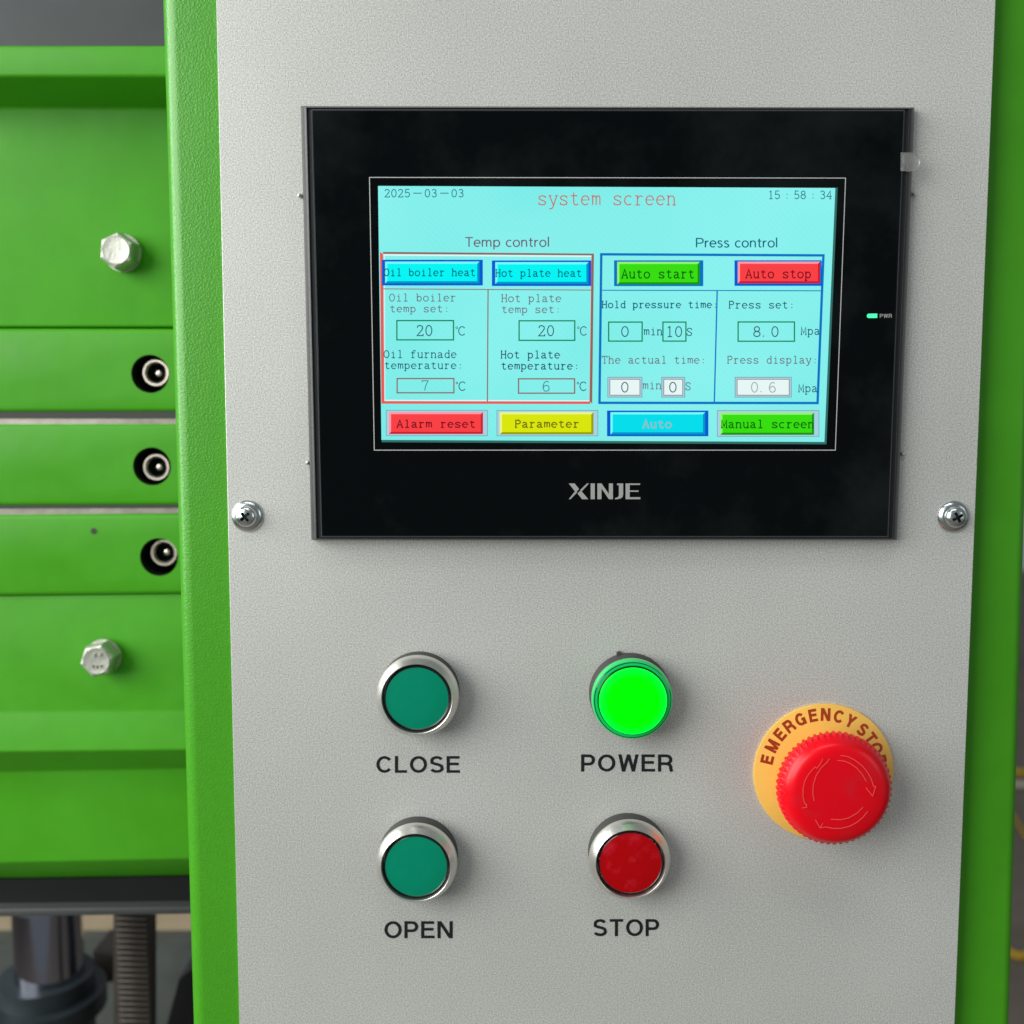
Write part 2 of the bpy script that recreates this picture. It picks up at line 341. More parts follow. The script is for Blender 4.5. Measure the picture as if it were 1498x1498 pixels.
# plain grotesque alphabet: height 1, (width, strokes)
PAR = ('par',)
def dg_(x0, x1, k, y0=1, y1=0): return [PAR, (x0-k, y0), (x0+k, y0), (x1+k, y1), (x1-k, y1)]
def sg(wd):
    hw = wd/2; t = 1-hw; b = hw
    R = lambda cx, cy, rx, ry, a0, a1, n=14: arc(cx, cy, rx, ry, a0, a1, n)
    return {
 'C': (.80, [R(.41, .5, .41-hw, .5-hw, 38, 322, 22)]),
 'G': (.82, [R(.41, .5, .41-hw, .5-hw, 40, 318, 22), l((.78-hw, .02), (.78-hw, .46), (.46, .46))]),
 'L': (.62, [l((hw, 1), (hw, b), (.60, b))]),
 'O': (.86, [R(.43, .5, .43-hw, .5-hw, 90, 450, 30)]),
 'S': (.72, [R(.355, .735, .29-hw*.6, .265-hw, 18, 180, 10)[:-1] + [(.065+hw*.6, .71), (.12, .60), (.24, .545), (.47, .48), (.60, .40), (.655-hw*.4, .28)] + R(.36, .265, .30-hw*.4, .265-hw, 0, -162, 10)[1:]]),
 'E': (.68, [l((hw, 0), (hw, 1)), l((wd, t), (.65, t)), l((wd, .53), (.61, .53)), l((wd, b), (.67, b))]),
 'P': (.70, [l((hw, 0), (hw, 1)), [(wd, t), (.40, t)] + R(.40, (t+.44)/2, .27-hw+.02, (t-.44)/2, 90, -90, 10)[1:-1] + [(.40, .44), (wd, .44)]]),
 'R': (.76, [l((hw, 0), (hw, 1)), [(wd, t), (.42, t)] + R(.42, (t+.46)/2, .27-hw+.02, (t-.46)/2, 90, -90, 10)[1:-1] + [(.42, .46), (wd, .46)], [(.40, .46), (.56, .41), (.625, .30), (.64, .12), (.68, 0)]]),
 'N': (.78, [l((hw, 0), (hw, 1)), l((.76-hw, 0), (.76-hw, 1)), dg_(hw*1.15, .76-hw*1.15, hw*1.15)]),
 'T': (.70, [l((0, t), (.68, t)), l((.34, 1-wd), (.34, 0))]),
 'W': (1.02, [dg_(.09, .27, hw*1.02), dg_(.51, .27, hw*.98), dg_(.51, .75, hw*.98), dg_(.93, .75, hw*1.02)]),
 'M': (.90, [l((hw, 0), (hw, 1)), l((.86-hw, 0), (.86-hw, 1)), dg_(hw*1.1, .43, hw), dg_(.86-hw*1.1, .43, hw)]),
 'Y': (.74, [dg_(.10, .36, hw*1.1, 1, .42), dg_(.62, .36, hw*1.1, 1, .42), l((.36, .46), (.36, 0))]),
 'e': (.60, [[(.05, .37), (.53, .37)] + R(.29, .36, .25, .33, 0, 310, 16)[1:]]),
 'm': (.94, [l((.08, 0), (.08, .7)), l((.08, .5), (.18, .66), (.33, .68), (.44, .56), (.45, 0)), l((.45, .5), (.56, .66), (.7, .68), (.81, .56), (.82, 0))]),
 'p': (.64, [l((.08, -.28), (.08, .7)), R(.32, .35, .25, .33, 165, -165, 16)]),
 'c': (.54, [R(.30, .35, .25, .33, 50, 310, 14)]),
 'o': (.64, [R(.31, .35, .26, .33, 90, 450, 18)]),
 'n': (.62, [l((.08, 0), (.08, .7)), l((.08, .48), (.19, .65), (.36, .68), (.48, .57), (.5, 0))]),
 't': (.40, [l((.17, .92), (.17, .14), (.24, .03), (.36, .04)), l((.02, .66), (.36, .66))]),
 'r': (.40, [l((.08, 0), (.08, .7)), l((.08, .42), (.17, .62), (.36, .68))]),
 'l': (.26, [l((.09, 0), (.09, 1.04))]),
 's': (.52, [l((.42, .6), (.3, .69), (.13, .66), (.08, .52), (.17, .41), (.35, .33), (.44, .2), (.37, .05), (.2, .01), (.05, .1))]),
 ' ': (.36, []),
    }
def sans(s, x0, x1, ytop, base, wd, m, parent, h, gap=.0, name='lettering', label=None):
    g = sg(wd); H = base-ytop
    tot = sum(g[c][0] for c in s) + gap*(len(s)-1) - .02
    sx = (x1-x0)/tot; x = x0; L = [[], [], []]
    for c in s:
        for si, st in enumerate(g[c][1]):
            pts = [(x/sx+p[0], p[1]) for p in st if p is not PAR]
            qs = stroke(pts, wd) if st[0] is not PAR else [[(x/sx+p[0], p[1]) for p in st[1:]]]
            L[si % 3] += [[(a*sx, base-b*H) for a, b in q] for q in qs]
        x += (g[c][0]+gap)*sx
    return flat(name, [q for q in L if q], m, parent, h, label=label or 'lettering reading '+s, step=1e-5)

# ================================================================== SETTING
fo = obj('floor', [(-3, -1.5, FZ), (6, -1.5, FZ), (6, 8, FZ), (-3, 8, FZ)], [(0, 1, 2, 3)], M['floor']); tag(fo, kind='structure')

# ================================================================== CABINET
def strip(name, prof0, prof1, m, parent, smooth='auto'):
    """sheet swept between the top profile and the bottom one (lists of world points)"""
    n = len(prof0); o = obj(name, prof0+prof1, [(i, i+n, i+n+1, i+1) for i in range(n-1)], m, parent, smooth)
    return o
cab = thing('control_cabinet', 'green textured metal cabinet body carrying the grey control panel', 'cabinet', P(880, 1498, -.05))
def lx(u0, u1, v): return u0 + (u1-u0)*v/1498
def post_prof(v):
    e = P(lx(235.5, 280.5, v), v, -.004); R = .0056; hb = -.0016
    cx = e.x + R; pts = [Vector((e.x, .075, e.z)), Vector((e.x, .02, e.z))]
    for i in range(13):
        a = math.pi + math.pi/2*i/12
        pts.append(Vector((cx+R*math.cos(a), -hb+R+R*math.sin(a), e.z)))
    q = P(lx(365, 395, v), v, hb); pts.append(Vector((q.x, -hb, e.z)))
    pts.append(Vector((q.x, .075, e.z)))
    return pts
strip('corner_post', post_prof(-120), post_prof(1620), M['green_tex'], cab)
def right_prof(v):
    hb = -.008
    a = P(lx(1436, 1376, v), v, hb); e = P(lx(1522, 1476, v), v, -.0105); R = .004
    pts = [Vector((a.x-.03, .075, a.z)), Vector((a.x-.03, -hb, a.z)), Vector((a.x, -hb, a.z)), Vector((e.x-R, -hb, a.z))]
    for i in range(1, 11):
        t = math.pi/2*(1-i/10); pts.append(Vector((e.x-R+R*math.cos(t), -hb+R-R*math.sin(t), a.z)))
    pts.append(Vector((e.x, .09, a.z)))
    return pts
strip('side_flange', right_prof(-140), right_prof(1640), M['green'], cab)
bk = [P(330, -150, -.07), P(1440, -150, -.07), P(1440, 1650, -.07), P(330, 1650, -.07)]
obj('back_sheet', bk, [(0, 1, 2, 3)], M['green'], cab)

# ================================================================== PANEL
pn = thing('front_plate', 'flat silver grey control panel plate with four printed words under its round buttons', 'control panel', P(873, 1498, 0))
prism('face_plate', [(lx(316, 350, -100), -100), (lx(1457, 1397, -100), -100), (lx(1457, 1397, 1600), 1600), (lx(316, 350, 1600), 1600)], -.0015, 0, M['panel'], pn, bevel=.00025, seg=1)
for s, x0, x1, yt, yb in (('CLOSE', 550.5, 672.5, 1106, 1130.6), ('POWER', 850, 984.5, 1103.6, 1128.8), ('OPEN', 562.3, 662.3, 1347.6, 1372.6), ('STOP', 867.5, 964, 1344.5, 1369.6)):
    sans(s, x0, x1, yt, yb, .162, M['ink'], pn, .00006, gap=.13)

# ================================================================== TOUCHSCREEN
ts = thing('touchscreen', 'black touchscreen terminal with lit turquoise menu, set in the grey panel', 'touchscreen', P(883, 790, 0))
out = [(440, 155), (1338, 157), (1312, 790), (455.5, 790)]
fr = [(455, 159.5), (1323.5, 160.5), (1299.5, 786), (469.5, 786)]
H0, H1, HF = .0002, .0022, .0058
def ring_pts(corners, h, d=0, ref=None):
    return [P(u, v, h) for u, v in corners]
def lerpc(a, b, t): return [(p[0]+(q[0]-p[0])*t, p[1]+(q[1]-p[1])*t) for p, q in zip(a, b)]
rings = []
o1 = ring_pts(out, H1)
rings.append([Vector((p.x, -H0, p.z)) for p in o1])
for t, h in ((0, .0022), (.08, .0034), (.2, .0044), (.36, .0051), (.5, .0054), (.56, .0054), (.6, .0046), (.97, .0046), (.99, HF)): rings.append(ring_pts(lerpc(out, fr, t), h))
rings.append(ring_pts(fr, HF))
vs = [p for r in rings for p in r]; fs = []
for j in range(len(rings)-1):
    for i in range(4): fs.append((j*4+i, j*4+(i+1) % 4, (j+1)*4+(i+1) % 4, (j+1)*4+i))
fs.append(tuple((len(rings)-1)*4+i for i in range(4)))
hs_ = obj('housing', vs, fs, M['black_plastic'], ts, 'auto'); fixn(hs_)
HG = HF+.0004
inset = [(456.8, 161.6), (1321.8, 162.6), (1297.8, 784), (471.3, 784)]
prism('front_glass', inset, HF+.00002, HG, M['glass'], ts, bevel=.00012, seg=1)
flat('seam', [stroke([(455.9, 160.5), (1322.8, 161.5), (1298.8, 785.1), (470.3, 785.1)], .8, True)], M['groove'], ts, HF+.00006)
flat('border_line', [stroke([(540.5, 259.5), (1237, 260.5), (1222, 658.5), (547.5, 658.5)], 1.15, True)], M['line'], ts, HG+.00003)
def LG(x, y): return (810+x/9.987, 690+y/9.987)
lg = [[(220,172),(305,172),(372,250),(340,292)], [(340,292),(372,250),(345,318),(245,402),(220,402)], [(488,172),(515,172),(425,285),(350,318)], [(350,318),(425,285),(505,402),(415,402)]]
lg = [[(220,172),(305,172),(370,252),(325,305)], [(325,270),(345,300),(245,402),(220,402)], [(486,172),(515,172),(405,292),(385,270)], [(385,280),(410,290),(505,402),(415,402),(348,320)],
      [(540,172),(600,172),(600,402),(540,402)],
      [(638,172),(698,172),(698,402),(638,402)], [(806,172),(865,172),(865,402),(806,402)], [(698,172),(806,325),(806,402),(698,245)],
      [(925,172),(1015,172),(1015,200),(925,196)], [(952,198),(1015,198),(1015,330),(952,345)], [(952,345),(1015,330),(1005,372),(975,392),(930,402),(890,402),(905,382),(940,372)],
      [(1050,172),(1110,172),(1110,402),(1050,402)], [(1110,172),(1268,172),(1258,194),(1110,194)], [(1110,274),(1243,274),(1236,294),(1110,294)], [(1110,373),(1265,373),(1265,402),(1110,402)]]
for k, grp in (('X', lg[0:4]), ('I', lg[4:5]), ('N', lg[5:8]), ('J', lg[8:11]), ('E', lg[11:15])):
    L2 = [[], [], []]
    for i, p in enumerate(grp): L2[i % 3].append([LG(*q) for q in p])
    flat('logo_letter', [q for q in L2 if q], M['logo'], ts, HG+.00003, label='grey printed letter '+k)
flat('power_light', [[[(1268.2,461),(1270,459),(1283.3,458.8),(1283.2,465),(1270.5,465.2),(1268.4,464)]]], M['pwr_led'], ts, HG+.00003, label='small lit green power light')
sans('PWR', 1287, 1304.8, 459.2, 464.9, .15, M['logo'], ts, HG+.00003, gap=.12)
disp = flat('display', [[[(553, 272), (1222, 275), (1206, 646.5), (558, 643.5)]]], S['bg'], ts, HG+.00004, label='lit turquoise menu display')
ORG[disp.name] = org(ts)
flat('display_edge', [[[(1222, 275), (1225.5, 274), (1209, 650), (1206, 646.5)], [(558, 643.5), (1206, 646.5), (1209, 650), (558.6, 647)]]], S['band'], ts, HG+.00003)
e = .00001; hA, hB, hC, hD = HG+.00006, HG+.00009, HG+.00012, HG+.00016
def ln(name, pts, wd, m, closed=False, h=hA, label=None): return flat(name, [stroke(pts, wd, closed)], m, disp, h, label)
# temperature frame
flat('frame_line', [[[(556, 368.5), (562.2, 587), (557.8, 591), (556, 560)]]] and [[[(555.8, 368.5), (560.4, 371.5), (562.3, 587), (557.9, 590.6)]]], S['redline'], disp, hA)
flat('frame_line', [[[(560.4, 368.5), (868.8, 371), (868.8, 373.6), (560.4, 371.4)], [(862.9, 587.2), (866.3, 590.6), (868.9, 371.2), (866, 373.6)]]], S['brown'], disp, hA+.00001)
flat('frame_line', [[[(562.3, 586.8), (863, 587.4), (864, 591), (558, 590.6)]], [[(865.2, 373), (866.4, 373), (863.3, 588), (862.2, 588)]]], S['redline'], disp, hA)
flat('frame_inner_line', [[[(560.8, 371.9), (865.4, 374), (865.4, 376), (560.8, 374)], [(562, 374), (563, 374), (563.6, 585), (562.6, 585)], [(562.6, 584.8), (862, 585.6), (862, 587), (562.6, 586.4)]]], S['white'], disp, hA-.00001)  # thin white lines just inside the temperature frame
ln('divider_line', [(561, 422.6), (866.5, 424.4)], 1.3, S['brown'])
ln('divider_line', [(714, 423.5), (713, 587.5)], 1.7, S['brown'], h=hA+e)
# pressure frame
ln('frame_line', [(879.6, 372), (1204.6, 373.6), (1196, 589.6), (877, 589.3)], 3.6, S['blueline'], True)
ln('divider_line', [(881, 424.6), (1202, 425.4)], 1.4, S['blueline'], h=hA+e)
ln('divider_line', [(1049.2, 425), (1045, 588)], 2.0, S['blueline'], h=hA+2*e)
def key(o, i, face, lt, dk, rim, label):
    x0, y0, x1, y1 = i; b = 3.2
    L = [[rect(*o)], [[(x0, y0), (x1, y0), (x1-b, y0+b), (x0+b, y0+b)], [(x0, y0), (x0+b, y0+b), (x0+b, y1-b), (x0, y1)]],
         [[(x1, y0), (x1, y1), (x1-b, y1-b), (x1-b, y0+b)], [(x0, y1), (x0+b, y1-b), (x1-b, y1-b), (x1, y1)]], [rect(x0+b, y0+b, x1-b, y1-b)]]
    return flat('screen_key', L, [rim, lt, dk, face], disp, hB, label, mi=[0, 1, 2, 3], step=3e-6)
key((558.6, 380, 706.3, 417.6), (563.3, 382.6, 701.4, 414.6), S['cyan'], S['ltcyan'], S['dkcyan'], S['blue'], 'cyan key reading Oil boiler heat')
key((719.6, 381, 865, 418.4), (724.4, 383.4, 861, 415.4), S['cyan'], S['ltcyan'], S['dkcyan'], S['blue'], 'cyan key reading Hot plate heat')
key((898.3, 380.8, 1028.8, 418.6), (902.8, 383, 1023.8, 416.2), S['green'], S['ltgreen'], S['dkgreen'], S['blueline'], 'green key reading Auto start')
key((1074.5, 380.8, 1202, 418.2), (1079.2, 382.6, 1199.8, 414.6), S['red'], S['pink'], S['dkred'], S['blue'], 'red key reading Auto stop')
def key2(o, i, face, lt, dk, rim, label):
    ln('key_outline', [(o[0], o[1]), (o[2], o[1]), (o[2], o[3]), (o[0], o[3])], .9, S['grey'], True, hA+e)
    return key((o[0]+.6, o[1]+.6, o[2]-.6, o[3]-.6), i, face, lt, dk, rim, label)
key2((565, 600.3, 713.2, 637.4), (568.8, 602.6, 706.6, 635), S['red'], S['pink'], S['dkred'], S['lilac'], 'red key reading Alarm reset')
key2((727, 600.4, 874.6, 637.6), (731, 602.8, 868.2, 635.4), S['yellow'], S['ltyellow'], S['dkyellow'], S['lilac'], 'yellow key reading Parameter')
key((888, 600.6, 1036.3, 638.2), (893, 603, 1031.6, 635.6), S['cyan2'], S['ltcyan'], S['dkcyan'], S['blue'], 'cyan key reading Auto')
key2((1049.3, 600.6, 1198, 638.4), (1053.6, 603.4, 1191, 636.2), S['green'], S['ltgreen'], S['dkgreen'], S['lilac'], 'green key reading Manual screen')
# boxes
def box(x0, y0, x1, y1, m, wd=1.9): return ln('value_box', [(x0, y0), (x1, y0), (x1, y1), (x0, y1)], wd, m, True, hB)
box(580.6, 469, 663.4, 497.2, S['box']); box(759.4, 469.3, 840.8, 497.9, S['box'])
box(581, 553.8, 664, 574.6, S['brown']); box(758.6, 554.2, 840.6, 575.2, S['brown'])
box(890.4, 471.2, 939.4, 499, S['box']); box(969.8, 471.2, 1003.4, 499, S['box']); box(1079.8, 471, 1162.2, 499.2, S['box'])
for x0, x1, in ((888.7, 939.6), (967.6, 1002.2), (1074.9, 1158)):
    flat('value_box', [[rect(x0, 551.4, x1, 581.4)], [rect(x0+1, 552.4, x1-1, 580.4)], [rect(x0+3, 554.4, x1-3, 578.6)], [rect(x0+4, 555.4, x1-4, 577.6)]], [S['grey'], S['lilac'], S['brown'], S['white']], disp, hB, mi=[0, 1, 2, 3], step=3e-6)
T = lambda s, x0, x1, b, c, w_, m, **k: screen_text(s, x0, x1, b, c, w_, S[m], disp, hC+e, **k)
T('2025-03-03', 562.5, 679, 288.2, 11.2, 1.15, 'tdate'); T('15:58:34', 1123.8, 1217.5, 290.8, 11.4, 1.15, 'tdate')
T('system screen', 787, 989.5, 299.8, 19.2, 1.5, 'ttitle')
T('Oil boiler heat', 562, 696, 403.6, 10.4, 1.25, 'tkey'); T('Hot plate heat', 724.8, 851.5, 404.6, 10.4, 1.25, 'tkey')
T('Auto start', 909.5, 1016.5, 406.8, 12.6, 1.6, 'tkgreen'); T('Auto stop', 1091, 1187, 406.6, 12.4, 1.6, 'tkred')
T('Oil boiler', 569.5, 667.5, 440.6, 10.6, 1.1, 'tmauve'); T('temp set:', 570.5, 658, 456.5, 10.2, 1.1, 'tmauve')
T('Hot plate', 733.6, 821.6, 441.6, 10.6, 1.1, 'tmauve'); T('temp set:', 734, 821, 457.6, 10.2, 1.1, 'tmauve')
T('Oil furnade', 561.5, 668.5, 523.4, 10.6, 1.1, 'tdark'); T('temperature:', 562.5, 678, 539.4, 10.2, 1.1, 'tdark')
T('Hot plate', 732.6, 819.8, 524, 10.6, 1.25, 'tdark'); T('temperature:', 733.2, 848, 540.2, 10.2, 1.25, 'tdark')
T('20', 609.2, 633.6, 491, 15, 1.35, 'tnum'); T('20', 787.2, 811.6, 491.3, 15, 1.35, 'tnum')
T('7', 616.4, 628, 571.2, 14.2, 1.1, 'tgrey'); T('6', 793.4, 805.4, 572.4, 14.8, 1.1, 'tgrey')
for x, y in ((666, 490.4), (844, 490.4), (666.4, 571.2), (843.4, 571.4)):
    T('C', x+4.2, x+15.6, y, 12.6, 1.2, 'tnum'); ln('degree_mark', arc(x+2, y-11, 1.3, 1.4, 0, 324, 9), .8, S['tnum'], True, hC)
T('Hold pressure time:', 880.6, 1051, 450.4, 9.8, 1.35, 'tpress', clip=1049); T('Press set:', 1065.8, 1163, 450.9, 10.2, 1.15, 'tdark')
T('0', 908.6, 921, 492.3, 14.6, 1.35, 'tnum'); T('10', 974.4, 999, 492.4, 14.6, 1.35, 'tnum'); T('8.0', 1102, 1140, 492.4, 14.6, 1.35, 'tnum')
T('min', 942, 969.5, 490, 11, 1.1, 'tdark'); T('S', 1004.4, 1013.6, 491, 11, 1.1, 'tdark'); T('Mpa', 1171.6, 1200, 489.6, 11.2, 1.1, 'tdark', clip=1199)
T('The actual time:', 880.6, 1033.5, 531.6, 10.4, 1.1, 'tmauve'); T('Press display:', 1063.6, 1197, 531.6, 10.4, 1.1, 'tmauve')
T('0', 908.6, 920.6, 573.6, 14.4, 1.35, 'tnum'); T('0', 978.8, 991, 573.6, 14.4, 1.35, 'tnum'); T('0.6', 1098.6, 1136, 573.8, 14.6, 1.3, 'tdim')
T('min', 940.4, 968, 569, 11, 1.1, 'tmauve'); T('S', 1002.4, 1011.6, 570.6, 11, 1.1, 'tmauve'); T('Mpa', 1168, 1196.4, 573.4, 11.2, 1.1, 'tdark')
T('Alarm reset', 580.6, 696, 625.2, 10.4, 1.6, 'tkred'); T('Parameter', 753, 848, 625.2, 10.4, 1.6, 'tkyel')
T('Auto', 940.4, 983, 625.8, 11, 1.9, 'tkauto'); T('Manual screen', 1055, 1191.4, 625.9, 11.2, 1.5, 'tkgreen')
sans('Temp control', 680.4, 804.8, 346.8, 361, .115, S['ttemp'], disp, hC, gap=.06, name='text_line')
sans('Press control', 1018, 1138.6, 348, 361.8, .12, S['tpress'], disp, hC, gap=.05, name='text_line')

# protective film tabs at the edge of the terminal
def tab(u, v, ru, rv, h, label=None):
    pts = [(u-ru, v-rv)] + [(u+math.cos(math.radians(a))*ru, v+math.sin(math.radians(a))*rv) for a in range(-90, 91, 15)] + [(u-ru, v+rv)]
    return prism('film_tab', pts, h-.0005, h, M['film'], ts, bevel=.00018, seg=2, label=label)
tab(1332, 236.5, 14, 13.8, .0066, 'clear film tab sticking out past the right edge')

for uu, vv in ((438.5, 286), (450.5, 677), (1337, 284), (1320, 664)):
    lathe('glint_stud', uu, vv, .0004, [(3.4, .02), (3.4, .5), (2, 1.1), (0, 1.3)], M['zinc'], ts, n=16)  # tiny zinc studs added for the bright glints beside the housing
# ================================================================== BUTTONS
def push_button(u, v, r, cap, rim, label, cat='push button'):
    h1 = .0066; c = P(u, v, h1)
    t = thing('push_button', label, cat, (c.x, 0, c.z), 'push buttons on the grey panel')
    k = r/60.5
    lathe('base_collar', u, v, h1, [(59.6*k, .02), (59.8*k, 4.6), (57*k, 5.6), (40*k, 5.7)], M['base'], t)
    lathe('bezel', u, v, h1, [(55*k, 5.3), (59.6*k, 5.5), (60.5*k, 6.1), (60.5*k, 6.8), (59.8*k, 7.5), (58.4*k, 8.2), (56.4*k, 8.9), (54.2*k, 9.6), (52.4*k, 10.2), (51.6*k, 10.45), (50.7*k, 10.35), (49.2*k, 9.5), (49.2*k, 6.5), (30*k, 6.4)], M['steel'], t, n=96)
    lathe('cap_rim', u, v, h1, [(48.3*k, 6.5), (48.1*k, 8.4), (47.5*k, 9.1), (45*k, 9.5), (44.5*k, 9.45)], rim, t, n=96)
    lathe('cap', u, v, h1, [(45.4*k, 8.6), (45.2*k, 9.56), (40*k, 9.75), (25*k, 9.9), (10*k, 9.96), (0, 9.98)], cap, t, n=96)
    return t
push_button(611.2, 1018, 60.6, M['cap_green'], M['cap_green_rim'], 'green push button in steel ring above the word CLOSE')
push_button(609.8, 1262, 59.6, M['cap_green'], M['cap_green_rim'], 'green push button in steel ring above the word OPEN')
push_button(921, 1257, 59.8, M['cap_red'], M['cap_red_rim'], 'dark red push button in steel ring above the word STOP')
u, v, h1 = 924.4, 1021.8, .0075; c = P(u, v, h1)
lamp = thing('indicator_lamp', 'brightly lit green pilot lamp above the word POWER', 'indicator lamp', (c.x, 0, c.z))
lathe('base_collar', u, v, h1, [(60.5, .02), (60.5, 4.8), (58, 5.6), (40, 5.7)], M['base'], lamp)
q = P(905.5, 957, .001)
prism('locating_nub', [(902, 956), (907, 953.5), (911, 959), (904, 964)], .0001, .002, M['base'], lamp)
lathe('lens_rim', u, v, h1, [(56, 5.6), (58.8, 5.8), (59.5, 7.0), (59.3, 8.0), (58.6, 8.9), (57.4, 9.5), (56.2, 9.6)], M['lamp_rim'], lamp, n=96)
lathe('lens_ring', u, v, h1, [(56.3, 8.8), (56.2, 9.6), (55.2, 9.7), (54.6, 8.6), (52.4, 8.4), (51.4, 9.6), (49.4, 10.6)], M['lamp_ring'], lamp, n=96)
lathe('lens', u, v, h1, [(49.5, 9.5), (49.3, 10.7), (47.6, 11.4), (40, 11.9), (20, 12.3), (0, 12.4)], M['lamp_face'], lamp, n=96)

# ================================================================== EMERGENCY STOP
pc = P(1205, 1130, .001); sP = SC(1205, 1130, .001)
es = thing('emergency_stop_button', 'red mushroom emergency stop knob on a round yellow lettered plate', 'emergency stop', (pc.x, 0, pc.z))
lathe('warning_plate', 1205, 1130, .001, [(102, .05), (102.3, .5), (102, .95), (101.4, 1.05), (0, 1.06)], M['yellow'], es, n=128, label='round yellow plate reading EMERGENCY STOP')
g = sg(.215)
for ch, ang in zip('EMERGENCYSTOP', (167, 152.6, 139, 126.6, 113.6, 100.6, 88, 74.8, 62.2, 47.6, 36, 24.6, 12.4)):
    L2 = [[], [], []]; wdt = g[ch][0]*(.98 if ch in 'M' else 1)
    a = math.radians(ang); er = (math.cos(a), -math.sin(a)); et = (math.sin(a), math.cos(a))
    for si, st in enumerate(g[ch][1]):
        for q in (stroke(st, .215) if st[0] is not PAR else [st[1:]]):
            pp = []
            for x, y in q:
                rr = 75.4+y*18.8; tt = (x-wdt/2)*18.4
                pp.append((1205+er[0]*rr+et[0]*tt, 1130+er[1]*rr+et[1]*tt))
            L2[si % 3].append(pp)
    flat('letter', [q for q in L2 if q], M['plate_ink'], es, .0011, label='printed letter '+ch, step=1e-5)
ku, kv, kh = 1220, 1153, .0155
lathe('collar', ku, kv, kh, [(46, 1.1), (46, 3), (42, 3.6), (42, 9), (60, 10)], M['red'], es)
lathe('knob', ku, kv, kh, [(44, 8.5), (62, 9.4), (75, 11), (80, 12.6), (83.4, 13.6), (84, 15.6), (83.2, 16.8), (79.4, 17.6), (77, 18.6), (73.6, 19.8), (69, 20.6), (62, 21.1), (48, 21.4), (24, 21.55), (0, 21.6)], M['red'], es, n=224, teeth=(3, 4, 5, 6))
def kz(pts, lift=.0002, wd=1.15):
    return stroke([(1080+x/5.76, 1010+y/5.76) for x, y in pts], wd)
arrows = [
 [[(712,578),(690,622),(664,656),(645,646)], [(645,646),(596,702),(562,760),(546,830),(546,900),(558,945),(576,972)], [(538,990),(578,985),(574,955)], [(770,575),(745,610),(700,650),(655,720),(632,800),(628,870),(640,930)]],
 [[(862,548),(920,556),(985,588),(1045,636),(1090,690),(1120,745),(1142,812),(1160,808)], [(836,590),(895,596),(945,616),(1000,655),(1045,706),(1078,765)], [(1076,820),(1132,890),(1160,808)]],
 [[(1092,1018),(1052,1068),(1000,1112),(938,1145),(870,1162),(800,1163),(735,1150),(692,1158)], [(1050,985),(1000,1035),(930,1075),(860,1090),(780,1085)], [(650,1090),(690,1158),(712,1120)]]]
for A in arrows:
    L2 = [kz(p) for p in A]; flat('arrow', L2, M['red_line'], es, .0217, label='engraved curved arrow', step=1e-5)

# ================================================================== PANEL SCREWS
def boolean(o, cutters):
    for cobj in cutters:
        md = o.modifiers.new('cut', 'BOOLEAN'); md.object = cobj; md.operation = 'DIFFERENCE'; md.solver = 'EXACT'
        try: md.material_mode = 'TRANSFER'
        except Exception: pass
    dg = bpy.context.evaluated_depsgraph_get(); dg.update()
    me = bpy.data.meshes.new_from_object(o.evaluated_get(dg)); o.modifiers.clear(); o.data = me
    for cobj in cutters: bpy.data.objects.remove(cobj)
def screw(u, v, rot, label):
    h = .002; c = P(u, v, h); s = SC(u, v, h)
    t = thing('panel_screw', label, 'screw', (c.x, 0, c.z), 'cross-head screws holding the panel')
    lathe('washer', u, v, h, [(23.4, .02), (23.8, .25), (23, .6), (20.5, 1.1), (17.6, 1.5), (15.8, 1.6), (8, 1.7)], M['zinc'], t, n=64)
    hd = lathe('head', u, v, h, [(0, 1.2), (15.4, 1.2), (15.6, 1.9), (15, 2.6), (12.5, 3.2), (8, 3.65), (3, 3.8), (0, 3.82)], [M['zinc'], M['zinc_dark']], t, n=64)
    cut = []
    for k in range(2):
        a = rot + k*math.pi/2; L_, W_ = 10.2*s, 2.3*s
        vs = []
        for y, f in ((-.0045, 1), (-.0022, .45)):
            for sx, sz in ((-1, -1), (1, -1), (1, 1), (-1, 1)):
                x, z = sx*L_*f, sz*W_*(1 if f == 1 else .8)
                vs.append((c.x+x*math.cos(a)-z*math.sin(a), y-.0001*k, c.z+x*math.sin(a)+z*math.cos(a)))
        b = obj('cutter', vs, [(0, 1, 2, 3), (7, 6, 5, 4), (0, 4, 5, 1), (1, 5, 6, 2), (2, 6, 7, 3), (3, 7, 4, 0)], M['zinc_dark']); fixn(b); cut.append(b)
    boolean(hd, cut)
    hd.data.set_sharp_from_angle(angle=math.radians(35))
screw(360, 755.5, math.radians(40), 'cross-head screw with washer at the left edge of the grey panel')
screw(1398, 756.5, math.radians(28), 'cross-head screw with washer at the right edge of the grey panel')

